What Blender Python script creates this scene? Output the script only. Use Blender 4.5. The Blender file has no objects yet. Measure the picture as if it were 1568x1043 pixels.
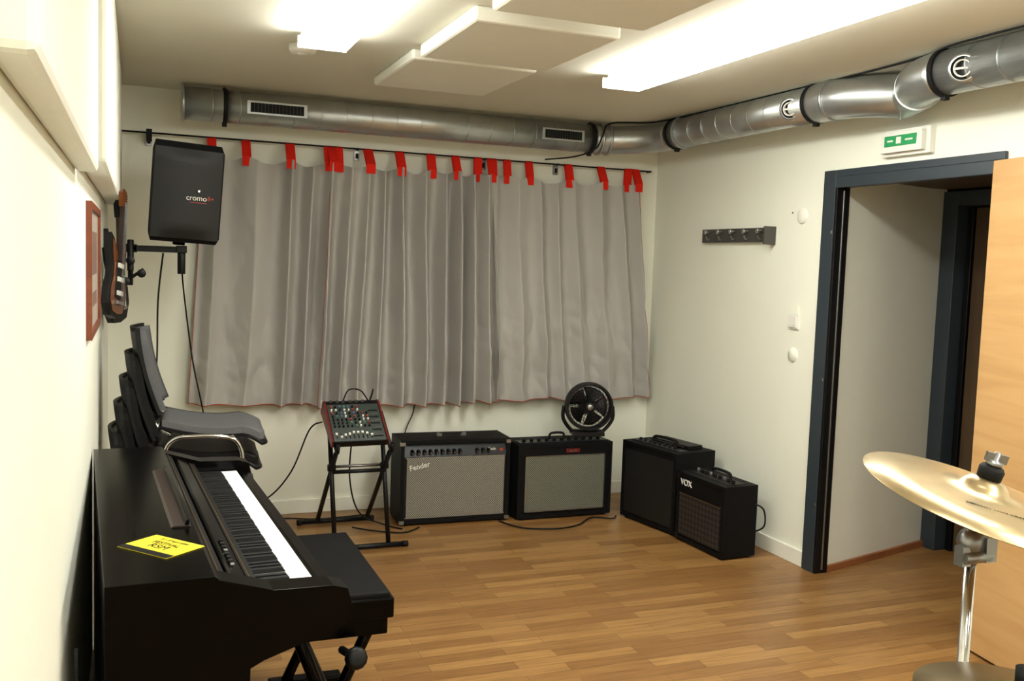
import bpy, bmesh, math, random
from mathutils import Vector, Matrix, noise
random.seed(4)
scene=bpy.context.scene
try:
    scene.view_settings.view_transform='Standard'
    scene.view_settings.look='None'
except Exception: pass

# ---------------------------------------------------------------- materials
def srgb(r,g,b):
    f=lambda c:(c/255/12.92) if c/255<=.04045 else ((c/255+.055)/1.055)**2.4
    return (f(r),f(g),f(b),1)
def mat(name,col,rough=.5,metal=0,var=.0,vscale=8,bump=0,bscale=60,emit=None,estr=0,spec=None,coat=0,vec=(1,1,1)):
    m=bpy.data.materials.new(name);m.use_nodes=True
    nt=m.node_tree;b=nt.nodes['Principled BSDF']
    b.inputs['Roughness'].default_value=rough;b.inputs['Metallic'].default_value=metal
    b.inputs['Base Color'].default_value=col
    if spec is not None:b.inputs['Specular IOR Level'].default_value=spec
    if coat:b.inputs['Coat Weight'].default_value=coat;b.inputs['Coat Roughness'].default_value=.1
    tc=nt.nodes.new('ShaderNodeTexCoord')
    mp=nt.nodes.new('ShaderNodeMapping');mp.inputs['Scale'].default_value=vec;nt.links.new(tc.outputs['Object'],mp.inputs['Vector'])
    n=nt.nodes.new('ShaderNodeTexNoise');n.inputs['Scale'].default_value=vscale;n.inputs['Detail'].default_value=4
    nt.links.new(mp.outputs['Vector'],n.inputs['Vector'])
    mx=nt.nodes.new('ShaderNodeMix');mx.data_type='RGBA'
    v=max(var,.03)
    mx.inputs[6].default_value=tuple(c*(1-v) for c in col[:3])+(1,)
    mx.inputs[7].default_value=tuple(min(1,c*(1+v)) for c in col[:3])+(1,)
    nt.links.new(n.outputs['Fac'],mx.inputs[0]);nt.links.new(mx.outputs[2],b.inputs['Base Color'])
    if bump:
        n2=nt.nodes.new('ShaderNodeTexNoise');n2.inputs['Scale'].default_value=bscale;n2.inputs['Detail'].default_value=3
        nt.links.new(tc.outputs['Object'],n2.inputs['Vector'])
        bp=nt.nodes.new('ShaderNodeBump');bp.inputs['Strength'].default_value=bump;bp.inputs['Distance'].default_value=.01
        nt.links.new(n2.outputs['Fac'],bp.inputs['Height']);nt.links.new(bp.outputs['Normal'],b.inputs['Normal'])
    if emit:
        b.inputs['Emission Color'].default_value=emit;b.inputs['Emission Strength'].default_value=estr
    return m
def floor_mat():
    m=bpy.data.materials.new('oak_strip_floor');m.use_nodes=True;nt=m.node_tree;b=nt.nodes['Principled BSDF']
    L=nt.links.new
    tc=nt.nodes.new('ShaderNodeTexCoord')
    br=nt.nodes.new('ShaderNodeTexBrick');br.offset=.37;br.offset_frequency=2
    br.inputs['Scale'].default_value=1;br.inputs['Brick Width'].default_value=.52;br.inputs['Row Height'].default_value=.068
    br.inputs['Mortar Size'].default_value=.0010;br.inputs['Mortar Smooth'].default_value=.2;br.inputs['Bias'].default_value=-.2
    br.inputs['Color1'].default_value=srgb(136,97,54);br.inputs['Color2'].default_value=srgb(168,128,76);br.inputs['Mortar'].default_value=srgb(84,56,28)
    L(tc.outputs['Object'],br.inputs['Vector'])
    mp=nt.nodes.new('ShaderNodeMapping');mp.inputs['Scale'].default_value=(3,45,1);L(tc.outputs['Object'],mp.inputs['Vector'])
    n=nt.nodes.new('ShaderNodeTexNoise');n.inputs['Scale'].default_value=1.5;n.inputs['Detail'].default_value=6;n.inputs['Distortion'].default_value=.6
    L(mp.outputs['Vector'],n.inputs['Vector'])
    rp=nt.nodes.new('ShaderNodeValToRGB');rp.color_ramp.elements[0].color=(.62,.56,.48,1);rp.color_ramp.elements[0].position=.3
    rp.color_ramp.elements[1].color=(1.0,1.0,1.0,1);rp.color_ramp.elements[1].position=.62
    L(n.outputs['Fac'],rp.inputs['Fac'])
    mx=nt.nodes.new('ShaderNodeMix');mx.data_type='RGBA';mx.blend_type='MULTIPLY';mx.inputs[0].default_value=.75
    L(br.outputs['Color'],mx.inputs[6]);L(rp.outputs['Color'],mx.inputs[7]);L(mx.outputs[2],b.inputs['Base Color'])
    b.inputs['Roughness'].default_value=.36;b.inputs['Specular IOR Level'].default_value=.4
    bp=nt.nodes.new('ShaderNodeBump');bp.inputs['Strength'].default_value=.15;bp.inputs['Distance'].default_value=.002
    L(br.outputs['Fac'],bp.inputs['Height']);bp.invert=True;L(bp.outputs['Normal'],b.inputs['Normal'])
    return m
def wood_mat(name,c1,c2,scale=(1,1,18),rough=.4):
    m=bpy.data.materials.new(name);m.use_nodes=True;nt=m.node_tree;b=nt.nodes['Principled BSDF'];L=nt.links.new
    tc=nt.nodes.new('ShaderNodeTexCoord');mp=nt.nodes.new('ShaderNodeMapping');mp.inputs['Scale'].default_value=scale
    L(tc.outputs['Object'],mp.inputs['Vector'])
    n=nt.nodes.new('ShaderNodeTexNoise');n.inputs['Scale'].default_value=1.6;n.inputs['Detail'].default_value=6;n.inputs['Distortion'].default_value=.8
    L(mp.outputs['Vector'],n.inputs['Vector'])
    rp=nt.nodes.new('ShaderNodeValToRGB');rp.color_ramp.elements[0].color=c1;rp.color_ramp.elements[1].color=c2
    rp.color_ramp.elements[0].position=.3;rp.color_ramp.elements[1].position=.65
    L(n.outputs['Fac'],rp.inputs['Fac']);L(rp.outputs['Color'],b.inputs['Base Color']);b.inputs['Roughness'].default_value=rough
    return m
def grille_mat(name,c1,c2,scale=90,rough=.6,rot=0):
    m=bpy.data.materials.new(name);m.use_nodes=True;nt=m.node_tree;b=nt.nodes['Principled BSDF'];L=nt.links.new
    tc=nt.nodes.new('ShaderNodeTexCoord');mp=nt.nodes.new('ShaderNodeMapping')
    mp.inputs['Rotation'].default_value=(0,rot,0);mp.inputs['Location'].default_value=(0,.37/scale,0)
    L(tc.outputs['Object'],mp.inputs['Vector'])
    ck=nt.nodes.new('ShaderNodeTexChecker');ck.inputs['Scale'].default_value=scale
    ck.inputs['Color1'].default_value=c1;ck.inputs['Color2'].default_value=c2
    n=nt.nodes.new('ShaderNodeTexNoise');n.inputs['Scale'].default_value=160
    L(mp.outputs['Vector'],ck.inputs['Vector']);L(tc.outputs['Object'],n.inputs['Vector'])
    mx=nt.nodes.new('ShaderNodeMix');mx.data_type='RGBA';mx.blend_type='MULTIPLY';mx.inputs[0].default_value=.5
    L(ck.outputs['Color'],mx.inputs[6]);L(n.outputs['Fac'],mx.inputs[7]);L(mx.outputs[2],b.inputs['Base Color'])
    b.inputs['Roughness'].default_value=rough
    return m

M={}
M['wall']=mat('cream_wall_paint',srgb(236,236,221),.85,var=.02,vscale=2,bump=.08,bscale=90)
M['ceil']=mat('ceiling_paint',srgb(212,209,192),.9,var=.02,vscale=2,bump=.05)
M['trimw']=mat('white_trim',srgb(236,235,222),.5)
M['panel']=mat('acoustic_panel_fabric',srgb(230,229,217),.9,bump=.08,bscale=200)
M['slate']=mat('slate_frame_paint',srgb(46,55,62),.4)
M['rack']=mat('rack_grey',srgb(78,76,72),.4,.3)
M['black']=mat('black_plastic',srgb(8,8,9),.45,var=.1,spec=.3)
M['tolex']=mat('black_tolex',srgb(7,7,8),.6,var=.15,vscale=50,bump=.3,bscale=350,spec=.18)
M['piano']=mat('black_piano_lacquer',srgb(4,3,3),.2,var=.15,vscale=5,spec=.12)
M['rubber']=mat('black_rubber',srgb(9,9,9),.7,spec=.3)
M['metal']=mat('galvanised_steel',srgb(186,190,190),.36,.92,var=.16,vscale=14,bump=.04,bscale=30)
M['chrome']=mat('chrome',srgb(205,205,205),.14,1)
M['steel']=mat('brushed_steel',srgb(150,150,150),.35,1)
M['grey']=mat('grey_curtain_cotton',srgb(174,171,166),.95,var=.05,vscale=3,bump=.25,bscale=14,spec=.2)
M['red']=mat('red_tab_cotton',srgb(214,34,18),.85,var=.06,spec=.2)
M['redhem']=mat('red_hem',srgb(160,74,50),.9)
M['white']=mat('white_plastic',srgb(228,227,218),.35)
M['key']=mat('ivory_keys',srgb(245,245,245),.25)
M['green']=mat('exit_green',srgb(30,140,80),.4,emit=srgb(40,170,95),estr=.1)
M['maple']=wood_mat('maple_door_veneer',srgb(190,148,96),srgb(202,162,109),(1,1,9),.42)
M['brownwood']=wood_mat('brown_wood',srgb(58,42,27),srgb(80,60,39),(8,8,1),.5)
M['orange']=wood_mat('brown_frame_wood',srgb(108,50,26),srgb(128,64,36),(4,4,12),.4)
M['paper']=mat('poster_paper',srgb(170,158,146),.5,var=.15,vscale=14)
M['print']=mat('poster_print',srgb(120,96,84),.6,var=.3,vscale=30)
M['seat']=mat('grey_seat_fabric',srgb(100,100,101),.95,var=.15,vscale=80,bump=.3,bscale=300,spec=.2)
M['yellow']=mat('yellow_card',srgb(226,210,48),.5)
M['silverg']=grille_mat('silver_grille_cloth',srgb(172,168,154),srgb(70,68,62),150)
M['greyg']=grille_mat('grey_grille_cloth',srgb(144,146,130),srgb(56,58,52),150)
M['voxg']=grille_mat('diamond_grille_cloth',srgb(56,42,36),srgb(10,8,8),45,.7,.785)
M['blackg']=grille_mat('black_grille',srgb(14,14,14),srgb(5,5,5),220)
M['blue']=mat('amp_panel_plate',srgb(22,26,31),.35,.3)
M['mixp']=mat('mixer_plate',srgb(56,64,60),.45)
M['rede']=mat('mixer_red_side',srgb(100,20,18),.4)
M['kr']=mat('knob_red',srgb(160,60,50),.4);M['kb']=mat('knob_blue',srgb(90,110,150),.4);M['kg']=mat('knob_green',srgb(90,140,110),.4)
M['brass']=mat('cymbal_bronze',srgb(194,174,136),.32,.92,var=.2,vscale=22,bump=.05,bscale=60)
M['brass2']=mat('hihat_bronze_dull',srgb(116,98,66),.42,.8,var=.1,vscale=20)
M['sunb']=mat('sunburst_lacquer',srgb(104,56,20),.2,var=.7,vscale=7)
M['fret']=mat('rosewood',srgb(40,24,16),.5)
M['thr']=wood_mat('threshold_wood',srgb(134,80,46),srgb(154,96,56),(1,12,1),.5)
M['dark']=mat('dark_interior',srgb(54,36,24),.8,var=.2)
M['gold']=mat('gold_strip',srgb(130,106,66),.35,.8)
M['light']=mat('fluorescent_diffuser',(1,1,1,1),.5,emit=(.98,.985,.93,1),estr=28)
M['floor']=floor_mat()

# ---------------------------------------------------------------- mesh builder
class MB:
    def __init__(s): s.bm=bmesh.new();s.mats=[];s.X=Matrix.Identity(4)
    def mi(s,m):
        m=M[m]
        if m not in s.mats:s.mats.append(m)
        return s.mats.index(m)
    def face(s,vs,i,sm=False):
        try:
            f=s.bm.faces.new(vs);f.material_index=i;f.smooth=sm
        except ValueError: pass
    def v(s,p): return s.bm.verts.new(s.X@Vector(p))
    def box(s,a,b,m,rot=None):
        i=s.mi(m);a=Vector(a);b=Vector(b);c=(a+b)/2;h=(b-a)/2
        P=[]
        for x in(-1,1):
            for y in(-1,1):
                for z in(-1,1):
                    p=Vector((h.x*x,h.y*y,h.z*z))
                    if rot:p=rot@p
                    P.append(s.v(c+p))
        for q in((0,1,3,2),(4,6,7,5),(0,4,5,1),(2,3,7,6),(0,2,6,4),(1,5,7,3)): s.face([P[k] for k in q],i)
    def prism(s,pts,axis,a0,a1,m,sm=False):
        i=s.mi(m)
        def mk(p,a):
            if axis=='x':return (a,p[0],p[1])
            if axis=='y':return (p[0],a,p[1])
            return (p[0],p[1],a)
        A=[s.v(mk(p,a0)) for p in pts];B=[s.v(mk(p,a1)) for p in pts];n=len(pts)
        s.face(A[::-1],i);s.face(B,i)
        for k in range(n): s.face([A[k],A[(k+1)%n],B[(k+1)%n],B[k]],i,sm)
    def tube(s,pts,r,m,seg=10,sub=0,closed=False,caps=True):
        i=s.mi(m);P=[Vector(p) for p in pts]
        if sub:
            Q=[];n=len(P)
            rng=range(n if closed else n-1)
            for k in rng:
                if closed: p0,p1,p2,p3=P[k-1],P[k],P[(k+1)%n],P[(k+2)%n]
                else: p0,p1,p2,p3=P[max(k-1,0)],P[k],P[k+1],P[min(k+2,n-1)]
                for j in range(sub):
                    t=j/sub
                    Q.append(.5*((2*p1)+(p2-p0)*t+(2*p0-5*p1+4*p2-p3)*t*t+(3*p1-p0-3*p2+p3)*t**3))
            if not closed:Q.append(P[-1])
            P=Q
        n=len(P);rings=[];prev=None
        for k in range(n):
            if closed:t=(P[(k+1)%n]-P[k-1])
            else:t=P[min(k+1,n-1)]-P[max(k-1,0)]
            t.normalize()
            if prev is None:
                up=Vector((0,0,1)) if abs(t.z)<.9 else Vector((1,0,0))
                u=t.cross(up).normalized()
            else:
                u=(prev-t*prev.dot(t)).normalized()
            prev=u;w=t.cross(u)
            rr=r(k/(n-1)) if callable(r) else r
            rings.append([s.v(P[k]+(u*math.cos(a)+w*math.sin(a))*rr) for a in [2*math.pi*q/seg for q in range(seg)]])
        for k in range(n if closed else n-1):
            A=rings[k];B=rings[(k+1)%n]
            for q in range(seg): s.face([A[q],A[(q+1)%seg],B[(q+1)%seg],B[q]],i,True)
        if not closed and caps:
            s.face(rings[0][::-1],i);s.face(rings[-1],i)
    def cyl(s,a,b,r,m,seg=16): s.tube([a,b],r,m,seg)
    def lathe(s,prof,m,mx=None,seg=40):
        i=s.mi(m);mx=mx or Matrix.Identity(4);R=[]
        for r,z in prof:
            if r<1e-6:R.append([s.v(mx@Vector((0,0,z)))])
            else:R.append([s.v(mx@Vector((r*math.cos(2*math.pi*q/seg),r*math.sin(2*math.pi*q/seg),z))) for q in range(seg)])
        for A,B in zip(R,R[1:]):
            for q in range(seg):
                w=(q+1)%seg
                if len(A)==1 and len(B)>1:s.face([A[0],B[q],B[w]],i,True)
                elif len(B)==1 and len(A)>1:s.face([A[q],A[w],B[0]],i,True)
                elif len(A)>1:s.face([A[q],A[w],B[w],B[q]],i,True)
    def grid(s,fn,nu,nv,m,thick=None,sm=True):
        i=s.mi(m)
        G=[[s.v(fn(u/nu,v/nv)) for v in range(nv+1)] for u in range(nu+1)]
        for u in range(nu):
            for v in range(nv): s.face([G[u][v],G[u+1][v],G[u+1][v+1],G[u][v+1]],i,sm)
    def slab(s,fn,nu,nv,off,m,sm=True):
        i=s.mi(m);o=Vector(off)
        G=[[s.v(fn(u/nu,v/nv)) for v in range(nv+1)] for u in range(nu+1)]
        H=[[s.v(Vector(fn(u/nu,v/nv))+o) for v in range(nv+1)] for u in range(nu+1)]
        for u in range(nu):
            for v in range(nv):
                s.face([G[u][v],G[u+1][v],G[u+1][v+1],G[u][v+1]],i,sm)
                s.face([H[u][v],H[u][v+1],H[u+1][v+1],H[u+1][v]],i,sm)
        for u in range(nu):
            s.face([G[u][0],H[u][0],H[u+1][0],G[u+1][0]],i);s.face([G[u][nv],G[u+1][nv],H[u+1][nv],H[u][nv]],i)
        for v in range(nv):
            s.face([G[0][v],G[0][v+1],H[0][v+1],H[0][v]],i);s.face([G[nu][v],H[nu][v],H[nu][v+1],G[nu][v+1]],i)
    def text(s,body,size,mx,m,ext=.0006):
        cu=bpy.data.curves.new('tmp','FONT');cu.body=body;cu.size=size;cu.extrude=ext;cu.align_x='CENTER'
        o=bpy.data.objects.new('tmp',cu);bpy.context.collection.objects.link(o)
        bpy.context.view_layer.update()
        me=bpy.data.meshes.new_from_object(o.evaluated_get(bpy.context.evaluated_depsgraph_get()))
        i=s.mi(m);V=[s.v(mx@v.co) for v in me.vertices]
        for p in me.polygons: s.face([V[k] for k in p.vertices],i)
        bpy.data.objects.remove(o);bpy.data.curves.remove(cu);bpy.data.meshes.remove(me)
    def done(s,name,loc=(0,0,0),rz=0,bevel=0,rot=None):
        bmesh.ops.recalc_face_normals(s.bm,faces=s.bm.faces[:])
        me=bpy.data.meshes.new(name);s.bm.to_mesh(me);s.bm.free()
        for m in s.mats:me.materials.append(m)
        o=bpy.data.objects.new(name,me);bpy.context.collection.objects.link(o)
        o.location=loc;o.rotation_euler=rot or (0,0,rz)
        if bevel:
            b=o.modifiers.new('bevel','BEVEL');b.width=bevel;b.segments=2;b.limit_method='ANGLE';b.angle_limit=math.radians(40)
        return o
T=Matrix.Translation
def R(a,ax):return Matrix.Rotation(math.radians(a),4,ax)
FRONT=R(90,'X')   # text / lathe facing -Y

# ---------------------------------------------------------------- room shell
XR=3.28;YB=5.72;XL=-.15;H=2.45;YF=-1.6;WT=.06
b=MB();b.box((XL-.1,YF-.1,-.1),(5.6,YB+.1,0),'floor');b.done('floor')
b=MB();b.box((XL-.1,YF-.1,H),(XR+WT,YB+.1,H+.1),'ceil');b.done('ceiling')
b=MB();b.box((XL-.1,YF-.1,0),(XL,YB+.1,H),'wall');b.done('wall_left')
b=MB();b.box((XL,YB,0),(XR+WT,YB+.1,H),'wall');b.done('wall_back')
b=MB();b.box((XL,YF-.1,0),(XR+WT,YF,H),'wall');b.done('wall_front')
b=MB()
b.box((XR,YF,0),(XR+WT,2.93,H),'wall');b.box((XR,3.91,0),(XR+WT,YB,H),'wall');b.box((XR,2.93,2.03),(XR+WT,3.91,H),'wall')
b.done('wall_right')
# passage behind the door
b=MB()
b.prism([(XR+WT,3.90),(4.25,4.15),(4.25,4.25),(XR+WT,4.0)],'z',0,2.2,'trimw')
b.prism([(XR+WT,2.93),(XR+WT,2.83),(4.9,2.70),(4.9,2.80)],'z',0,2.2,'wall')
b.done('wall_passage')
b=MB();b.box((XR+WT,2.65,2.2),(4.95,4.5,2.28),'wall')
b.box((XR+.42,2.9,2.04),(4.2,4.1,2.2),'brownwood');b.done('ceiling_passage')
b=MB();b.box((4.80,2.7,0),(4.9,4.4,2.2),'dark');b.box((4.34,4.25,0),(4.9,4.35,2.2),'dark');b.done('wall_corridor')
b=MB()
b.prism([(XR+.065,3.885),(4.22,4.12),(4.22,4.145),(XR+.065,3.905)],'z',0,.035,'thr')
b.done('trim_1')
# corridor door frame
b=MB()
b.box((4.22,4.04,0),(4.34,4.16,2.03),'slate');b.box((4.22,2.82,1.95),(4.34,4.04,2.03),'slate')
b.box((4.30,4.00,0),(4.34,4.04,1.95),'black')
b.done('door_frame',bevel=.004)
b=MB();b.box((4.31,3.05,0.01),(4.345,3.99,1.94),'brownwood')
b.done('door_2')
# main door frame
b=MB()
b.box((XR-.02,3.90,0),(XR-.0005,3.99,2.07),'slate');b.box((XR-.007,2.86,0),(XR-.0005,2.935,2.03),'slate')
b.box((XR-.02,2.90,1.98+.055),(XR-.0005,3.90,2.07),'slate');b.box((XR-.02,2.955,1.98),(XR-.0005,3.90,2.036),'slate')
b.box((XR-.018,3.885,0),(XR+.062,3.909,2.0),'black')
b.box((XR+.001,2.931,0),(XR+.062,2.945,2.0),'black')
b.box((XR+.018,3.878,0.02),(XR+.028,3.886,1.97),'steel')
b.box((XR-.018,2.96,1.985),(XR+.062,3.89,2.03),'slate')
for z in(.35,1.0,1.75): b.box((XR-.024,3.905,z),(XR-.018,3.918,z+.02),'steel')
b.done('door_frame',bevel=.003)
# door leaf, swung wide open
b=MB()
b.box((0,-.92,.012),(.034,0,2.03),'maple')
b.cyl((0,-.86,1.02),(-.05,-.86,1.02),.009,'steel');b.cyl((-.05,-.86,1.02),(-.05,-.74,1.02),.009,'steel')
b.lathe([(0,.0),(.026,.0),(.026,.006),(0,.006)],'steel',T((0,-.86,1.02))@R(-90,'Y'))
b.done('door_1',(XR-.046,2.93,0),rz=math.radians(-9),bevel=.002)
# baseboards
b=MB();b.box((XL,YB-.015,0),(XR,YB,.085),'trimw');b.done('baseboard_back',bevel=.004)
b=MB();b.box((XR-.015,3.995,0),(XR,YB-.015,.085),'trimw');b.box((XR-.006,YF,0),(XR,2.85,.085),'trimw');b.done('baseboard_right',bevel=.004)
b=MB();b.box((XL,YF,0),(XL+.015,YB-.015,.085),'trimw');b.done('baseboard_left',bevel=.004)

# ---------------------------------------------------------------- acoustic panels
def panel(x0,y0,z0,x1,y1,z1):
    b=MB();b.box((x0,y0,z0),(x1,y1,z1),'panel');return b.done('acoustic_panel',bevel=.012)
panel(XL,1.12,1.75,-.095,2.75,2.38)
panel(XL,2.80,1.78,-.075,5.35,2.44)
panel(1.09,4.02,H-.045,1.67,4.74,H)
panel(1.10,3.24,H-.055,1.68,3.94,H)
panel(1.11,2.40,H-.055,1.70,3.10,H)
panel(1.11,1.5,H-.055,1.70,2.30,H)

# ---------------------------------------------------------------- lights
def lamp(x0,x1,y0,y1):
    b=MB()
    b.box((x0+.02,y0+.01,H-.03),(x1-.02,y1-.01,H),'white')
    b.box((x0,y0,H-.065),(x1,y1,H-.028),'light')
    b.box((x0-.003,y0-.006,H-.067),(x1+.003,y0,H-.02),'white');b.box((x0-.003,y1,H-.067),(x1+.003,y1+.006,H-.02),'white')
    b.done('ceiling_light')
lamp(2.03,2.22,1.12,4.08)
lamp(.60,.79,2.45,3.95);lamp(.60,.79,-.6,.9);lamp(2.03,2.22,-.8,.7)
b=MB();b.lathe([(0,0),(.05,0),(.058,.012),(.06,.035),(0,.035)],'white',T((.66,4.22,H-.035)));b.lathe([(0,-.006),(.02,-.006),(.024,0)],'white',T((.66,4.22,H-.035)),24);b.done('smoke_detector')

# ---------------------------------------------------------------- duct
b=MB();r=.088
b.tube([(.22,5.47,2.345),(2.66,5.47,2.345)],r,'metal',32)
b.tube([(2.66,5.47,2.345),(2.78,5.46,2.345),(2.93,5.37,2.35),(3.02,5.24,2.355),(3.03,5.1,2.36)],r*.98,'metal',32,sub=4)
b.tube([(3.03,5.1,2.36),(3.03,3.78,2.36)],r,'metal',32)
b.tube([(3.03,3.78,2.36),(3.03,3.68,2.36),(3.045,3.54,2.355),(3.10,3.40,2.345),(3.16,3.34,2.34)],.093,'metal',32,sub=4)
b.tube([(3.16,3.38,2.34),(3.12,3.26,2.35),(3.02,3.12,2.355),(2.985,2.96,2.36)],.093,'metal',32,sub=4)
b.tube([(2.985,2.96,2.36),(2.96,-1.5,2.36)],r,'metal',32)
def ring(p,d,rr,w,m):
    d=Vector(d).normalized();p=Vector(p);b.tube([p-d*w/2,p+d*w/2],rr,m,32)
for k in range(1,17):
    ring((.22+k*.144,5.47,2.345),(1,.12,0),r+.002,.005,'metal')
for k in range(1,9): ring((3.03,5.1-k*.145,2.36),(.12,1,0),r+.002,.005,'metal')
for k in range(1,28): ring((2.98-k*.0008,2.92-k*.145,2.36),(.12,1,0),r+.002,.005,'metal')
for p,d in(((.44,5.47,2.345),(1,0,0)),((2.64,5.47,2.345),(1,0,0)),((3.03,5.06,2.36),(0,1,0)),((3.03,3.79,2.36),(0,1,0)),((2.985,2.96,2.36),(0,1,0))):
    ring(p,d,r+.008,.022,'rubber');p=Vector(p)
    b.cyl(p+Vector((0,0,r)),(p.x,p.y,H),.004,'steel',8)
    b.box(p+Vector((-.012,-.012,-r-.02)),p+Vector((.012,.012,-r)),'rubber')
for p,d in(((.225,5.47,2.345),(1,0,0)),((2.70,5.47,2.345),(1,0,0)),((2.76,5.463,2.345),(1,-.1,0)),((3.14,3.36,2.34),(.6,-.7,0)),((3.03,3.66,2.36),(0,1,0)),((3.075,3.195,2.35),(-.7,-.8,0)),((3.03,4.98,2.36),(0,1,0))):
    ring(p,d,.099,.014,'metal')
for y in(3.93,2.84):  # dampers with hand wheels
    xx=3.03 if y>3.5 else 2.98
    dr=Vector((-.86,-.46,-.2)).normalized()
    mx=T(Vector((xx,y,2.36))+dr*.062)@dr.to_track_quat('Z','Y').to_matrix().to_4x4()
    b.lathe([(.058,-.03),(.058,.03),(.050,.038),(.044,.038)],'metal',mx,28)
    b.lathe([(0,.028),(.046,.03)],'rubber',mx,28)
    b.lathe([(.033,.03),(.033,.044),(.028,.044),(.028,.03)],'white',mx,24)
    b.X=mx;b.box((-.030,-.004,.032),(.030,.004,.042),'white');b.X=Matrix.Identity(4)
for x0,x1 in((.55,.87),(2.28,2.56)):
    b.box((x0,5.375,2.305),(x1,5.45,2.375),'metal')
    b.box((x0+.018,5.370,2.315),(x1-.018,5.376,2.365),'rubber')
    n=15
    for k in range(1,n):
        xx=x0+.018+(x1-x0-.036)*k/n
        b.box((xx-.0010,5.369,2.315),(xx+.0010,5.372,2.365),'slate')
b.tube([(2.4,5.60,2.21),(2.52,5.40,2.22),(2.62,5.33,2.27),(2.68,5.36,2.36),(2.75,5.40,2.44),(2.95,5.2,2.44),(3.0,4.7,2.444),(3.0,4.1,2.444),(3.0,3.5,2.443),(2.97,3.05,2.442),(2.9,2.8,2.44),(2.9,2.0,2.44)],.005,'rubber',6,sub=6)
b.done('ventilation_duct')   # no bevel so thin slats stay crisp

# ---------------------------------------------------------------- curtains
tabs=[.389,.575,.82,1.04,1.10,1.275,1.468,1.665,1.824,1.97,2.056,2.166,2.313,2.587,2.822,3.025,3.08]
def curtain(xt0,xt1,xb0,xb1,zb0,zb1,seed,amp,freq,ybase,crump,hem0=True):
    b=MB()
    mytabs=[t for t in tabs if xt0-.03<=t<=xt1+.03]
    def fn(s,t):
        x=(xt0+(xt1-xt0)*s)*(1-t)+(xb0+(xb1-xb0)*s)*t
        w=s*freq*2*math.pi
        w+=5.0*noise.noise(Vector((s*2.3,seed,0)))+ 1.3*noise.noise(Vector((s*3.0,t*1.1,seed)))
        a=amp*(.75+.25*min(1,t*4))*(1+1.1*noise.noise(Vector((s*3.3,t*.7,seed+7))))
        f=-a*(1-2*abs(math.sin(w/2))**1.1)
        q=Vector((x*6+t*1.6,t*4.5,seed));cr=abs(noise.noise(q))
        q2=Vector((x*13-t*3,t*11,seed+5));cr2=abs(noise.noise(q2))
        f+=crump*(.026*noise.noise(Vector((x*4.5,t*2.2,seed+2)))-.024*cr*min(1,.15+t*1.1)-.014*cr2*min(1,max(0,t-.3)*2))+.003*noise.noise(Vector((x*26,t*16,seed+3)))
        xt=xt0+(xt1-xt0)*s
        d=min(abs(xt-q) for q in tabs)
        sag=min(.035,d*.38)*max(0,1-t*1.0)
        zt=2.10-sag
        zb=zb0+(zb1-zb0)*s+.006*math.sin(w*.5+1)+.014*noise.noise(Vector((s*5,0,seed)))
        return (x,min(ybase+f,5.700),zt*(1-t)+zb*t)
    nu=int((xt1-xt0)*190)
    b.grid(fn,nu,100,'grey')
    b.tube([fn(k/nu,1) for k in range(nu+1)],.003,'redhem',6)
    if hem0:b.tube([fn(0,k/60) for k in range(61)],.0022,'redhem',6)
    else:b.tube([fn(1,k/60) for k in range(61)],.003,'redhem',6)
    for q in mytabs:
        s0=max(0.01,min(.99,(q-xt0)/(xt1-xt0)));p=fn(s0,0);w=.026
        tilt=random.uniform(-.004,.004)
        prof=[(p[1]-.006,2.045),(p[1]-.008,2.10),(5.652,2.188),(5.660,2.199),(5.668,2.188),(p[1]+.006,2.09)]
        i=b.mi('red')
        A=[b.v((p[0]-w,y,z)) for y,z in prof];B=[b.v((p[0]+w+tilt,y,z)) for y,z in prof]
        for k in range(5): b.face([A[k],B[k],B[k+1],A[k+1]],i)
    return b.done('curtain')
curtain(.35,1.06,.27,1.02,.69,.67,1.3,.044,5.0,5.622,1.2)
curtain(1.05,2.09,.99,2.14,.655,.665,4.1,.052,9.5,5.606,1.1)
curtain(2.06,3.09,2.115,3.24,.675,.68,9.2,.032,7,5.624,1.7,False)
b=MB();b.cyl((XL,5.66,2.195),(3.20,5.66,2.190),.005,'rubber',8)
for x in(.06,1.22,2.02,2.52):
    b.box((x-.015,5.70,2.13),(x+.015,YB,2.20),'steel');b.cyl((x,5.66,2.193),(x,5.71,2.193),.006,'rubber',8);b.box((x-.008,5.694,2.14),(x+.008,5.701,2.17),'rubber')
b.box((.045,5.65,2.15),(.075,5.68,2.215),'rubber')
b.cyl((3.20,5.66,2.19),(3.20,YB,2.19),.005,'rubber',8)
b.done('curtain_rod')

# ---------------------------------------------------------------- right wall items
b=MB()
b.box((XR-.03,4.40,1.715),(XR,5.08,1.795),'rack')
b.box((XR-.075,4.385,1.70),(XR,4.40,1.80),'rack')
for k in range(5):
    y=4.47+k*.13
    b.cyl((XR-.03,y,1.775),(XR-.065,y,1.775),.007,'steel',12);b.lathe([(0,0),(.012,0),(.014,.004),(.012,.009),(0,.009)],'chrome',T((XR-.062,y,1.775))@R(-90,'Y'),16)
    b.cyl((XR-.03,y,1.735),(XR-.05,y,1.73),.005,'steel',10);b.cyl((XR-.05,y,1.73),(XR-.06,y,1.75),.005,'steel',10)
b.done('coat_rack',bevel=.003)
b=MB();b.box((XR-.012,4.14,1.25),(XR,4.22,1.33),'white');b.box((XR-.02,4.15,1.26),(XR-.010,4.21,1.32),'white');b.box((XR-.010,4.15,1.33),(XR,4.21,1.37),'wall')
b.box((XR-.022,4.16,1.265),(XR-.02,4.165,1.27),'slate');b.done('light_switch',bevel=.003)
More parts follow.
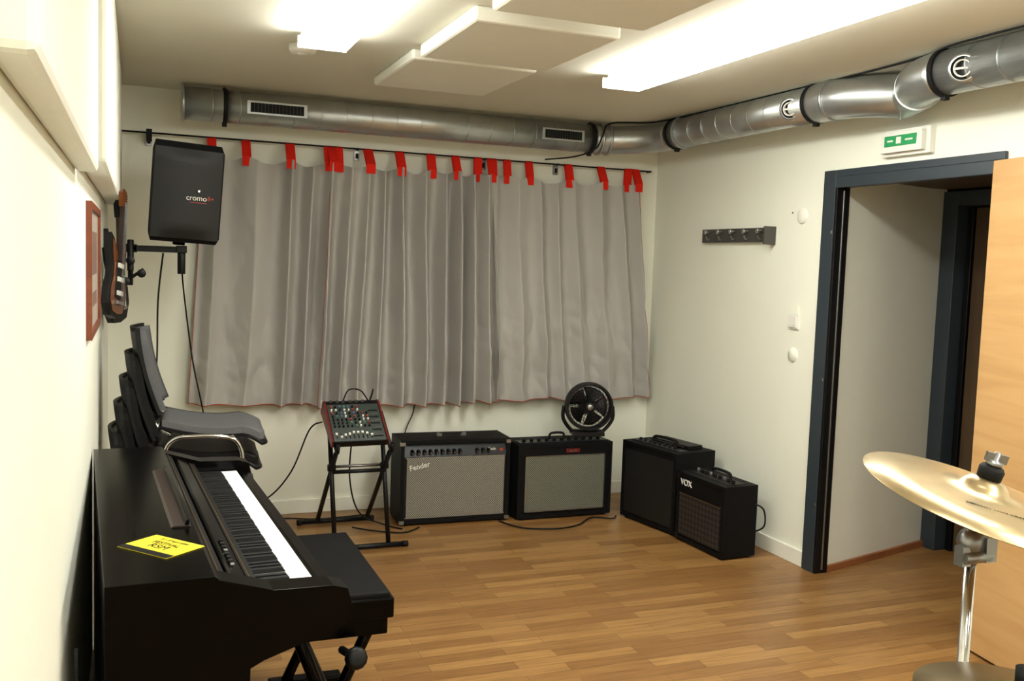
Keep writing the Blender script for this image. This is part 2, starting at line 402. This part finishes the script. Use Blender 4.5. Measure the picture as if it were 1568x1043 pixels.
b=MB();b.lathe([(0,.01),(.035,.01),(.04,0)],'wall',T((XR,4.18,1.11))@R(-90,'Y'),28);b.done('blank_cover_plate')
b=MB();b.lathe([(0,.012),(.034,.012),(.04,.008),(.042,0)],'trimw',T((XR,4.165,1.85))@R(-90,'Y'),28)
b.cyl((XR,4.25,1.87),(XR-.004,4.25,1.87),.004,'slate',8);b.cyl((XR,4.13,1.84),(XR-.004,4.13,1.84),.004,'slate',8);b.done('thermostat_cover')
b=MB()
b.box((XR-.03,3.29,2.10),(XR,3.58,2.22),'white')
b.box((XR-.055,3.315,2.115),(XR-.03,3.565,2.205),'white')
b.box((XR-.058,3.345,2.142),(XR-.054,3.54,2.190),'green')
b.box((XR-.0595,3.435,2.152),(XR-.0575,3.465,2.182),'white');b.box((XR-.0595,3.485,2.162),(XR-.0575,3.52,2.170),'white');b.box((XR-.0595,3.365,2.162),(XR-.0575,3.41,2.170),'white')
b.done('exit_sign',bevel=.005)

# ---------------------------------------------------------------- left wall: picture
b=MB()
y0,y1,z0,z1=3.28,4.05,1.26,1.70
for q in(((XL,y0,z0),(XL+.018,y0+.022,z1)),((XL,y1-.022,z0),(XL+.018,y1,z1)),((XL,y0+.022,z0),(XL+.018,y1-.022,z0+.022)),((XL,y0+.022,z1-.022),(XL+.018,y1-.022,z1))): b.box(*q,'orange')
b.box((XL,y0+.022,z0+.022),(XL+.008,y1-.022,z1-.022),'paper')
b.box((XL+.008,y0+.15,z0+.09),(XL+.0085,y1-.15,z0+.14),'print');b.box((XL+.008,y0+.12,z0+.20),(XL+.0085,y1-.12,z1-.09),'print')
b.done('picture_frame',bevel=.003)

# guitars
def guitar(y,z,bodym,tilt,x,rz):
    b=MB()
    out=[(.0,-.20),(.09,-.19),(.135,-.12),(.125,-.04),(.085,.01),(.09,.07),(.12,.12),(.115,.155),(.07,.13),(.03,.10),(-.03,.10),(-.08,.16),(-.13,.18),(-.115,.11),(-.085,.05),(-.09,-.01),(-.13,-.07),(-.135,-.14),(-.09,-.19)]
    b.prism([(p[0]*.9,p[1]*.95) for p in out],'x',-.018,.014,'black',True)
    b.prism([(p[0]*.76,p[1]*.84-.004) for p in out],'x',.014,.018,bodym,True)
    b.prism([(-.05,-.10),(.06,-.12),(.05,.04),(-.04,.06)],'x',.018,.021,'black' if bodym!='black' else 'white')
    for zz in(-.08,-.02,.04): b.box((.020,-.035,zz-.010),(.028,.035,zz+.010),'white' if bodym!='black' else 'black')
    b.box((.020,-.045,-.13),(.032,.045,-.115),'chrome')
    b.prism([(-.028,.06),(.028,.06),(.022,.30),(-.022,.30)],'x',.016,.034,'fret')
    b.prism([(-.022,.30),(.022,.30),(.045,.32),(.04,.37),(.0,.38),(-.03,.36)],'x',.010,.026,bodym)
    for k in range(5): b.cyl((.018,.035,.312+k*.012),(.018,.065,.312+k*.012),.005,'chrome',8)
    for k in range(6): b.cyl((.035,-.02+k*.008,-.12),(.035,-.014+k*.0056,.32),.0006,'steel',4)
    o=b.done('electric_guitar',(x,y,z),bevel=.004,rot=(math.radians(tilt),0,math.radians(rz)));return o
guitar(4.50,1.44,'sunb',-8,-.090,-15)
guitar(4.80,1.40,'black',6,-.090,-18)

# ---------------------------------------------------------------- wall speaker
b=MB()
def spk(sc):return [(-.165,-.13*sc),(.165,-.13*sc),(.125,.16*sc),(-.125,.16*sc)]
secs=[(0,.86),(.03,1),(.44,1),(.48,.80)]
i=b.mi('tolex');rg=[]
for z,sc in secs: rg.append([b.v((p[0]*(.93 if sc<.95 else 1),p[1],z)) for p in spk(sc)])
for A,B in zip(rg,rg[1:]):
    for k in range(4): b.face([A[k],A[(k+1)%4],B[(k+1)%4],B[k]],i)
b.face(rg[0][::-1],i);b.face(rg[-1],i)
def grf(u,v):
    x=(u-.5)*.316;z=.02+v*.43
    return (x,-.131-.022*math.sin(u*math.pi)*min(1,8*v,8*(1-v)),z)
b.grid(grf,16,16,'blackg')
b.text('cromo',.036,T((.04,-.156,.21))@FRONT,'white');b.text('8+',.030,T((.108,-.150,.212))@FRONT,'kr')
b.box((.01,-.155,.198),(.09,-.1535,.201),'kr')
b.lathe([(0,.0),(.010,.0),(.010,.003),(0,.003)],'steel',T((.05,-.152,.255))@FRONT,16)
b.cyl((0,0,-.02),(0,0,0.01),.03,'black')
b.done('loudspeaker',(.193,5.03,1.605),bevel=.010,rot=(math.radians(5),math.radians(2.5),math.radians(8)))
b=MB()
b.cyl((.205,5.02,1.44),(.205,5.02,1.58),.019,'black');b.box((.18,4.99,1.545),(.23,5.05,1.58),'black')
b.box((-.02,5.0,1.545),(.19,5.04,1.575),'black')
b.box((XL,4.98,1.49),(XL+.02,5.09,1.65),'black');b.box((XL+.02,5.0,1.54),(0,5.04,1.58),'black')
b.cyl((-.03,4.97,1.45),(-.03,5.0,1.60),.015,'black')
for p in((-.03,4.95,1.50),(.02,4.95,1.44),(-.05,4.95,1.40)):
    b.cyl(p,(p[0],p[1]+.05,p[2]+.01),.008,'steel',10);b.lathe([(0,-.01),(.02,-.01),(.022,.01),(0,.012)],'black',T(p)@FRONT,8)
b.cyl((-.03,5.0,1.38),(-.03,5.0,1.6),.012,'black');b.cyl((-.05,4.98,1.40),(.03,4.98,1.46),.008,'black')
b.done('speaker_bracket',bevel=.003)

# ---------------------------------------------------------------- digital piano
b=MB();Lp=1.54
side=[(0,0),(0,.822),(.225,.822),(.245,.815),(.335,.788),(.36,.780),(.50,.776),(.535,.765),(.545,.73),(.53,.675),(.34,.615),(.31,.60),(.30,.06),(.34,.04),(.34,0)]
for a0,a1 in((0,.075),(Lp-.075,Lp)): b.prism(side,'y',a0,a1,'piano')
b.box((.0,.075,.05),(.025,Lp-.075,.81),'piano')
b.prism([(0,.808),(0,.828),(.228,.828),(.238,.821),(.228,.808)],'y',-.004,Lp+.004,'piano')
b.prism([(.232,.806),(.245,.812),(.262,.802),(.250,.79)],'y',.075,Lp-.075,'black')
b.prism([(.268,.790),(.278,.798),(.312,.784),(.302,.768)],'y',.075,Lp-.075,'piano')
b.prism([(.19,.79),(.255,.785),(.31,.765),(.31,.62),(.19,.62)],'y',.075,Lp-.075,'piano')
b.prism([(.318,.755),(.318,.776),(.34,.772),(.343,.752)],'y',.075,Lp-.075,'black')
b.box((.323,.08,.7745),(.326,Lp-.08,.7765),'gold')
b.box((.245,.08,.811),(.2475,Lp-.08,.813),'gold')
b.box((.0,.075,.62),(.50,Lp-.075,.66),'piano')
b.box((.30,.075,.66),(.485,Lp-.075,.715),'black')
b.prism([(.489,.64),(.489,.735),(.50,.742),(.53,.738),(.54,.715),(.525,.64)],'y',.075,Lp-.075,'piano')
b.box((.15,.075,.10),(.17,Lp-.075,.46),'piano')
b.box((.10,.075,.03),(.24,Lp-.075,.09),'piano')
b.box((.20,.7,.03),(.36,.86,.06),'black')
for k in(-1,0,1): b.box((.33,.775+k*.05-.012,.05),(.40,.775+k*.05+.012,.06),'gold')
b.prism([(.170,.828),(.178,.833),(.215,.833),(.222,.828)],'y',.42,1.12,'fret')
b.prism([(.205,.833),(.210,.848),(.216,.848),(.217,.833)],'y',.42,1.12,'piano')
for k in range(8): b.box((.286,.16+k*.03,.795),(.296,.175+k*.03,.800),'steel' if k%4==0 else 'black')
n=52;y0=.09;dy=(Lp-.18)/n
for k in range(n):
    b.box((.34,y0+k*dy+.0004,.70),(.489,y0+(k+1)*dy-.0004,.741),'key')
    if k<n-1 and (k%7) not in(1,4):
        yy=y0+(k+1)*dy;b.prism([(.335,.739),(.335,.754),(.425,.754),(.437,.739)],'y',yy-.0065,yy+.0065,'black')
b.done('digital_piano',(-.065,2.165,0),rz=math.radians(3),bevel=.0025)
# flyer
b=MB();b.box((-.06,-.085,0),(.06,.085,.0015),'yellow');b.box((-.06,-.085,.0015),(-.036,.085,.0018),'black')
b.text('FESTIVAL',.022,T((.010,0,.002))@R(-90,'Z'),'black',.0001);b.text('RSM',.034,T((-.018,.0,.002))@R(-90,'Z'),'black',.0001)
b.text('25 - 27 april 2008',.013,T((.038,0,.002))@R(-90,'Z'),'black',.0001)
b.done('flyer',(.056,2.43,.829),rz=math.radians(40))

# ---------------------------------------------------------------- piano bench
b=MB()
b.box((.395,2.76,.455),(.735,3.45,.52),'piano');b.box((.41,2.775,.40),(.72,3.435,.455),'piano')
b.box((.405,2.77,.515),(.725,3.44,.535),'tolex')
for y in(2.84,3.37):
    b.tube([(.45,y,.41),(.60,y,.02)],.02,'piano',8);b.tube([(.68,y,.41),(.50,y,.02)],.02,'piano',8)
    b.box((.44,y-.03,0),(.70,y+.03,.03),'piano')
b.cyl((.57,2.84,.16),(.57,3.37,.16),.012,'black',10)
b.cyl((.575,2.775,.37),(.60,2.70,.37),.012,'black',12)
b.lathe([(0,-.02),(.028,-.02),(.034,-.008),(.034,.012),(.024,.022),(0,.022)],'black',T((.605,2.695,.37))@R(70,'X'),12)
b.done('piano_bench',bevel=.006)

# ---------------------------------------------------------------- stacked chairs
def chair(k):
    b=MB()
    def seat(u,v):
        x=u*.45;y=(v-.5)*.46*(1-.12*(1-u))
        z=.018*math.cos((v-.5)*math.pi*1.0)*-.6
        z+= -.03*math.sin(u*math.pi)+ (-.055*((u-.75)/.25)**2 if u>.75 else 0)+.02*(1-u)
        e=abs(v-.5)*2
        if u>.8 and e>.75: x-=.03*(e-.75)/.25
        return (x,y,z)
    b.slab(seat,18,12,(0,0,-.012),'black')
    b.slab(lambda u,v:tuple(Vector(seat(.03+u*.94,.03+v*.94))+Vector((0,0,.002))),18,12,(0,0,.028),'seat' if k==0 else 'black')
    def bk(u,v):
        e=(v-.5)*2
        z=.07+u*.36;x=-.02-u*.09-.03*math.sin(u*math.pi)*.5+.035*e*e
        w=.44*(1-.10*u-.12*max(0,(u-.8)/.2)**2)
        return (x,(v-.5)*w,z)
    b.slab(bk,14,12,(-.014,0,-.002),'black')
    b.slab(lambda u,v:tuple(Vector(bk(.04+u*.92,.04+v*.92))+Vector((.002,0,0))),14,12,(.026,0,.004),'seat' if k==0 else 'black')
    for s0 in(-1,1):
        y=s0*.235
        b.tube([(-.055,y,-.35),(.02,y,-.10),(.06,y,-.035),(.13,y*1.02,-.02),(.27,y*1.02,-.025),(.325,y,-.06),(.345,y,-.16),(.36,y,-.35)],.010,'chrome',10,sub=5)
        b.tube([(.05,y*.8,-.02),(-.01,y*.8,.02),(-.045,y*.75,.10),(-.08,y*.7,.22)],.010,'chrome',8,sub=4)
        b.cyl((-.055,y,-.364),(-.055,y,-.34),.014,'black',10);b.cyl((.36,y,-.364),(.36,y,-.34),.014,'black',10)
    b.tube([(.10,-.235,-.025),(.10,.235,-.025)],.010,'chrome',8);b.tube([(.30,-.235,-.03),(.30,.235,-.03)],.010,'chrome',8)
    return b.done('stacking_chair',(.095-.022*k,4.42,.796-.108*k),rz=math.radians(-3))
for k in range(5): chair(k)

# ---------------------------------------------------------------- mixer and stand
b=MB()
w=.145;l=.145
b.prism([(-l,-.035),(l,-.05),(l,.03),(l-.03,.035),(-l,.0)],'x',-w,w,'black')
for q0,q1 in((w,w+.010),(-w-.010,-w)): b.prism([(-l,-.035),(l,-.05),(l,.035),(l-.03,.04),(-l,.005)],'x',q0,q1,'rede')
tl=math.atan2(.035,2*l-.03)
def top(x,y):return (x,y,.0+(y+l)*math.tan(tl)+.001)
b.slab(lambda u,v:top(-w+.004+u*(2*w-.008),-l+.004+v*(2*l-.04)),1,1,(0,0,.001),'mixp')
for c in range(9):
    for r_ in range(7):
        x=-w+.022+c*.0235;y=-l+.10+r_*.022
        if c>6 and r_>4: continue
        p=Vector(top(x,y));b.cyl(p,p+Vector((0,0,.012)),.0055,random.choice(['white','white','black','black','black','kr','kb','kg']),8)
    x=-w+.022+c*.0235;p=Vector(top(x,-l+.05));b.box(p+Vector((-.002,-.032,0)),p+Vector((.002,.032,.002)),'black');yy=random.uniform(-.025,.01);b.box(p+Vector((-.006,yy-.006,0)),p+Vector((.006,yy+.006,.01)),'white')
for r_ in range(9):
    x=w-.042;p=Vector(top(x,-l+.03+r_*.022))
    b.box(p+Vector((-.026,-.004,0)),p+Vector((.026,.004,.003)),'steel' if r_%2 else 'black')
for c in range(6): 
    p=Vector((-w+.03+c*.035,l-.018,.034));b.cyl(p,p+Vector((0,0,.012)),.009,'steel',10)
b.tube([(-.05,l-.02,.045),(-.02,l+.01,.10),(.05,l+.02,.085),(.09,l-.02,.045)],.004,'rubber',6,sub=5)
b.tube([(.10,l-.02,.045),(.12,l+.02,.09),(.13,l+.05,.0),(.12,l+.08,-.12)],.004,'rubber',6,sub=5)
b.done('audio_mixer',(1.095,5.02,.665),bevel=.002,rot=(math.radians(33),0,math.radians(3)))
b=MB()
for x in(.975,1.265):
    b.cyl((x,4.925,.52),(x,5.44,.02),.013,'black',12)
    b.cyl((x,5.13,.66),(x,4.91,.02),.013,'black',12)
    b.cyl((x,4.89,.53),(x,5.15,.70),.012,'black',12)
    b.cyl((x,4.89,.53),(x,4.87,.575),.012,'black',12)
    b.lathe([(0,-.02),(.02,-.02),(.02,.02),(0,.02)],'black',T((x,5.04,.42))@R(90,'Y'),12)
b.cyl((.975,5.02,.40),(1.265,5.02,.40),.011,'black',10);b.cyl((.975,5.04,.425),(1.265,5.04,.425),.008,'steel',10)
b.cyl((.93,4.90,.016),(1.36,4.90,.016),.014,'black',12)
b.cyl((.86,5.45,.016),(1.30,5.45,.016),.014,'black',12)
for x in(.93,1.34):b.cyl((x,4.90,.016),(x+.03,4.90,.016),.016,'rubber',12)
for x in(.86,1.28):b.cyl((x,5.45,.016),(x+.03,5.45,.016),.016,'rubber',12)
b.done('mixer_stand')

# ---------------------------------------------------------------- amplifiers
def amp(name,w,h,d,style,loc,rz):
    b=MB();t=.022
    b.box((-w/2,0,0.012),(-w/2+t,d,h),'tolex');b.box((w/2-t,0,.012),(w/2,d,h),'tolex')
    b.box((-w/2+t,0,h-t),(w/2-t,d,h),'tolex');b.box((-w/2+t,0,.012),(w/2-t,d,.012+t),'tolex')
    b.box((-w/2+t,d-.03,.012+t),(w/2-t,d-.01,h-t),'black')
    for sx in(-1,1):
        for yy in(.03,d-.03): b.cyl((sx*(w/2-.04),yy,0),(sx*(w/2-.04),yy,.013),.016,'rubber',12)
    if style=='silver':
        b.box((-w/2+t,.006,.034),(w/2-t,.03,h-.095),'black')
        b.box((-w/2+.036,-.004,.05),(w/2-.036,.006,h-.105),'silverg')
        b.box((-w/2+.03,-.001,.044),(w/2-.03,.004,.05),'steel');b.box((-w/2+.03,-.001,h-.106),(w/2-.03,.004,h-.100),'steel')
        b.prism([(.004,h-.098),(.030,h-.028),(.05,h-.028),(.05,h-.098)],'x',-w/2+t,w/2-t,'blue')
        for k in range(12):
            x=-w/2+.07+k*.036
            if k>8:x+=.07
            b.cyl((x,.017,h-.065),(x,-.008,h-.075),.011,'black',12);b.cyl((x,-.006,h-.074),(x,-.011,h-.076),.006,'steel',10)
        b.text('Fender',.044,T((-w/2+.115,-.006,h-.165))@FRONT@R(12,'Z'),'white',.002)
        b.text('Twin',.026,T((w/2-.115,.006,h-.072))@FRONT,'white',.001);b.box((w/2-.065,.004,h-.078),(w/2-.045,.012,h-.062),'kr')
        b.box((-.07,d/2-.012,h+.012),(.07,d/2+.012,h+.02),'black');b.box((-.09,d/2-.014,h),(-.06,d/2+.014,h+.018),'steel');b.box((.06,d/2-.014,h),(.09,d/2+.014,h+.018),'steel')
        for sx in(-1,1):
            for zz in(.012,h-.03): b.box((sx*(w/2-.012)-.014,-.003,zz),(sx*(w/2-.012)+.014,.02,zz+.02),'steel')
    if style=='grey':
        b.box((-w/2+t,.006,.034),(w/2-t,.03,h-t),'tolex')
        b.box((-w/2+.05,-.002,.055),(w/2-.055,.006,h-.075),'greyg')
        for q in(((-w/2+.045,-.004,.05),(w/2-.05,.003,.056)),((-w/2+.045,-.004,h-.077),(w/2-.05,.003,h-.071)),((-w/2+.045,-.004,.05),(-w/2+.051,.003,h-.071)),((w/2-.056,-.004,.05),(w/2-.05,.003,h-.071))): b.box(*q,'steel')
        b.box((.0,.0,h-.058),(.09,.006,h-.035),'rede');b.text('BLUES',.018,T((.045,-.001,h-.053))@FRONT,'steel',.0008)
        b.box((-w/2+.02,.03,h),(w/2-.02,.12,h+.006),'blue')
        for k in range(11):
            x=-w/2+.06+k*.05;b.cyl((x,.075,h),(x,.07,h+.022),.011,'black',12)
        b.tube([(-.05,d/2+.03,h),(-.04,d/2+.03,h+.035),(.04,d/2+.03,h+.035),(.05,d/2+.03,h)],.008,'rubber',8,sub=4)
    if style=='black':
        b.box((-w/2+t,.006,.034),(w/2-t,.03,h-t),'black')
        b.box((-w/2+.03,-.001,.045),(w/2-.03,.007,h-.05),'blackg')
        b.box((-w/2+.03,.05,h),(w/2-.03,.12,h+.005),'blue')
        for k in range(8): b.cyl((-w/2+.07+k*.045,.085,h),(-w/2+.07+k*.045,.085,h+.02),.009,'black',10)
        b.box((-.15,.15,h),(.18,.26,h+.022),'black');b.box((-.12,.145,h+.006),(.14,.149,h+.016),'steel')
        b.tube([(-.11,d/2-.02,h+.01),(-.09,d/2-.02,h+.04),(.09,d/2-.02,h+.04),(.11,d/2-.02,h+.01)],.009,'rubber',8,sub=4)
    if style=='diamond':
        b.box((-w/2+t,.006,.034),(w/2-t,.03,h-t),'tolex')
        b.box((-w/2+.03,-.002,.045),(w/2-.03,.006,h-.12),'voxg')
        b.box((-w/2+.03,-.003,h-.122),(w/2-.03,.005,h-.119),'gold')
        b.text('VOX',.050,T((-w/2+.09,-.001,h-.070))@FRONT,'white',.002)
        b.box((-w/2+.03,.05,h-.004),(w/2-.03,d-.06,h+.003),'black')
        for k in range(9): b.cyl((-w/2+.06+k*.04,.10,h),(-w/2+.06+k*.04,.10,h+.022),.010,'steel' if k%3==0 else 'black',10)
        b.tube([(-.08,d/2+.03,h),(-.07,d/2+.03,h+.035),(.07,d/2+.03,h+.035),(.08,d/2+.03,h)],.009,'rubber',8,sub=4)
        for zz in(.012,h-.04): b.box((-w/2-.002,-.003,zz),(-w/2+.03,.02,zz+.03),'black')
        b.tube([(w/2-.01,d-.02,.30),(w/2+.03,d+.02,.27),(w/2+.03,d+.03,.18),(w/2-.01,d,.14)],.005,'rubber',6,sub=5)
    return b.done(name,loc,rz=rz,bevel=.004)
amp('guitar_amplifier',.67,.505,.26,'silver',(1.755,5.26,0),math.radians(-2))
amp('guitar_amplifier',.63,.465,.25,'grey',(2.445,5.21,0),math.radians(0))
amp('guitar_amplifier',.50,.485,.30,'black',(2.85,4.920,0),math.radians(-80))
amp('guitar_amplifier',.44,.40,.22,'diamond',(2.895,4.42,0),math.radians(-87))

# ---------------------------------------------------------------- fan
b=MB();fr=.135
mx=FRONT
b.lathe([(fr,-.03),(fr+.014,-.03),(fr+.018,0),(fr+.014,.05),(fr,.05),(fr-.006,.0),(fr,-.03)],'black',mx,48)
for k in range(6):
    rr=.04+k*.018
    b.tube([(rr*math.cos(a),-.055+.06*(rr/fr)**2*.3,rr*math.sin(a)) for a in [2*math.pi*q/36 for q in range(36)]],.002,'black',5,closed=True)
for k in range(28):
    a=2*math.pi*k/28;a2=a+.45
    b.tube([(.03*math.cos(a),-.055,.03*math.sin(a)),(.085*math.cos(a+.2),-.052,.085*math.sin(a+.2)),(fr*math.cos(a2),-.035,fr*math.sin(a2))],.0018,'black',5)
b.lathe([(0,.062),(.03,.06),(.034,.05),(.034,.04)],'black',mx,24);b.lathe([(0,.064),(.016,.0635),(.018,.062)],'steel',mx,20)
for k in range(5):
    a=2*math.pi*k/5
    def bl(u,v,a=a):
        rr=.03+u*.09;an=a+(v-.5)*(.9+.3*u)
        return (rr*math.cos(an),(v-.5)*.035,rr*math.sin(an))
    b.slab(bl,4,4,(0,.003,0),'black')
b.lathe([(.0,-.09),(.05,-.085),(.06,-.04),(.04,0)],'black',mx,24)
b.tube([(-fr-.02,0,0),(-fr-.022,.0,-.08),(-fr*.75,0,-.155),(-.05,0,-.165),(.05,0,-.165),(fr*.75,0,-.155),(fr+.022,0,-.08),(fr+.02,0,0)],.012,'black',8,sub=4)
b.box((-.10,-.05,-.183),(.10,.08,-.16),'black')
b.done('desk_fan',(2.63,5.31,.675),rz=math.radians(-14),bevel=.002)

# ---------------------------------------------------------------- cymbals
def stand(b,x,y,z,a0=200,ln=.26):
    b.cyl((x,y,.32),(x,y,z),.010,'chrome',14);b.cyl((x,y,.12),(x,y,.72),.014,'chrome',14)
    for zz in(.72,.40): b.cyl((x,y,zz-.02),(x,y,zz+.02),.021,'steel',14);b.box((x-.05,y-.005,zz-.012),(x-.015,y+.005,zz+.012),'steel')
    for k in range(3):
        a=math.radians(a0+120*k);c,s0=math.cos(a),math.sin(a)
        b.cyl((x,y,.38),(x+c*ln,y+s0*ln,.012),.010,'chrome',10);b.cyl((x,y,.14),(x+c*ln*.58,y+s0*ln*.58,.16),.006,'chrome',8);b.cyl((x+c*(ln-.02),y+s0*(ln-.02),.035),(x+c*(ln+.01),y+s0*(ln+.01),.0),.015,'rubber',10)
b=MB();cx,cy,cz=1.41,1.25,1.165
tm=T((cx,cy,cz))@R(-20,'Z')@R(13,'Y')@R(9,'X')
b.lathe([(.006,.034),(.015,.034),(.028,.031),(.038,.022),(.044,.012),(.08,.008),(.14,.0),(.207,-.012),(.207,-.0135),(.14,-.0015),(.08,.0065),(.044,.0105),(.036,.021),(.006,.032)],'brass',tm,72)
b.lathe([(0,.033),(.021,.033),(.022,.050),(.018,.056),(0,.056)],'rubber',tm,20)
b.lathe([(0,.056),(.014,.056),(.014,.066),(.006,.068),(.006,.082),(0,.082)],'steel',tm,16)
b.X=tm;b.box((-.02,-.003,.064),(.02,.003,.080),'steel');b.lathe([(0,.0),(.02,.0),(.02,.02),(0,.02)],'rubber',T((0,0,-.0)),16)
b.cyl((0,0,-.07),(0,0,.07),.0045,'steel',10)
b.text('MEDIUM THIN CRASH',.011,T((-.02,-.10,.0055))@R(-2,'X')@R(-10,'Z'),'rubber',.0002)
b.X=Matrix.Identity(4)
px,py=1.395,1.25
b.cyl((px,py,cz-.06),(px,py,cz-.125),.011,'steel',12)
b.lathe([(0,-.016),(.021,-.016),(.024,0),(.021,.016),(0,.016)],'steel',T((px,py,cz-.085))@FRONT,20)
b.cyl((px-.03,py-.01,cz-.11),(px+.03,py-.01,cz-.11),.012,'steel',12);b.box((px+.015,py-.02,cz-.12),(px+.04,py,cz-.075),'steel')
b.box((px-.035,py-.015,cz-.125),(px-.015,py+.005,cz-.09),'steel')
stand(b,px,py,cz-.12,80,.22)
b.done('crash_cymbal_stand')
b=MB();hx,hy,hz=1.32,1.06,.885
for s0,dz in((1,0),(-1,-.03)):
    mx=T((hx,hy,hz+dz))@R(4,'Y')
    b.lathe([(.006,s0*.022),(.02,s0*.021),(.036,s0*.010),(.07,s0*.004),(.165,-s0*.008),(.165,-s0*.0095),(.07,s0*.002),(.03,s0*.009),(.006,s0*.019)],'brass2',mx,64)
stand(b,hx,hy,hz+.0,20,.2);b.lathe([(0,0),(.016,0),(.016,.03),(0,.03)],'rubber',T((hx,hy,hz+.02)),16)
b.cyl((hx,hy,hz),(hx,hy,hz+.05),.004,'steel',8)
b.done('hi_hat_stand')

# ---------------------------------------------------------------- cables
def cable(name,pts,r=.0045,sub=8):
    b=MB();b.tube(pts,r,'rubber',6,sub=sub);b.done(name)
cable('speaker_cable',[(.12,5.05,1.54),(.10,5.2,1.3),(.10,5.4,1.0),(.09,5.5,.75),(.1,5.6,.3),(.12,5.65,.01)])
cable('speaker_cable',[(.21,5.06,1.46),(.22,5.1,1.35),(.27,5.25,1.0),(.33,5.4,.72),(.42,5.55,.30),(.5,5.6,.01)])
cable('mixer_cable',[(.93,5.1,.66),(.88,5.2,.60),(.80,5.3,.35),(.68,5.4,.18),(.5,5.5,.10),(.35,5.55,.06)])
cable('mixer_cable',[(1.11,5.15,.60),(1.13,5.3,.30),(1.20,5.35,.08),(1.34,5.3,.012),(1.42,5.2,.008)])
cable('power_cable',[(1.15,5.3,.01),(1.25,5.2,.01),(1.40,5.12,.01),(1.52,5.2,.01)])
cable('power_cable',[(2.02,5.22,.008),(2.1,5.05,.008),(2.28,4.98,.008),(2.45,5.02,.008),(2.6,5.15,.008),(2.72,5.10,.008),(2.77,5.15,.008)])
cable('power_cable',[(1.62,5.69,.72),(1.60,5.68,.60),(1.55,5.67,.48),(1.53,5.66,.30),(1.5,5.66,.05)],.004)
cable('power_cable',[(.55,5.55,.01),(.8,5.58,.01),(1.0,5.52,.01),(1.3,5.55,.01)])
cable('piano_cable',[(-.12,2.16,.70),(-.115,2.13,.45),(-.10,2.12,.20),(-.06,2.14,.01)],.004)

# ---------------------------------------------------------------- world & camera
w=bpy.data.worlds.new('world');scene.world=w;w.use_nodes=True
w.node_tree.nodes['Background'].inputs[0].default_value=(.9,.95,1,1);w.node_tree.nodes['Background'].inputs[1].default_value=.15
F=1457.0
Yc=Vector((-574,-138,F)).normalized()
Xc=Vector((3698,7,F));Xc=(Xc-Yc*Xc.dot(Yc)).normalized();Zc=Xc.cross(Yc)
right=Vector((Xc.x,Yc.x,Zc.x));up=-Vector((Xc.y,Yc.y,Zc.y));bk=-Vector((Xc.z,Yc.z,Zc.z))
mw=Matrix(((right.x,up.x,bk.x,0),(right.y,up.y,bk.y,0),(right.z,up.z,bk.z,1.55),(0,0,0,1)))
cd=bpy.data.cameras.new('camera');cd.sensor_width=36;cd.lens=36*F/1568;cd.clip_start=.02
cam=bpy.data.objects.new('camera',cd);bpy.context.collection.objects.link(cam);cam.matrix_world=mw
scene.camera=cam
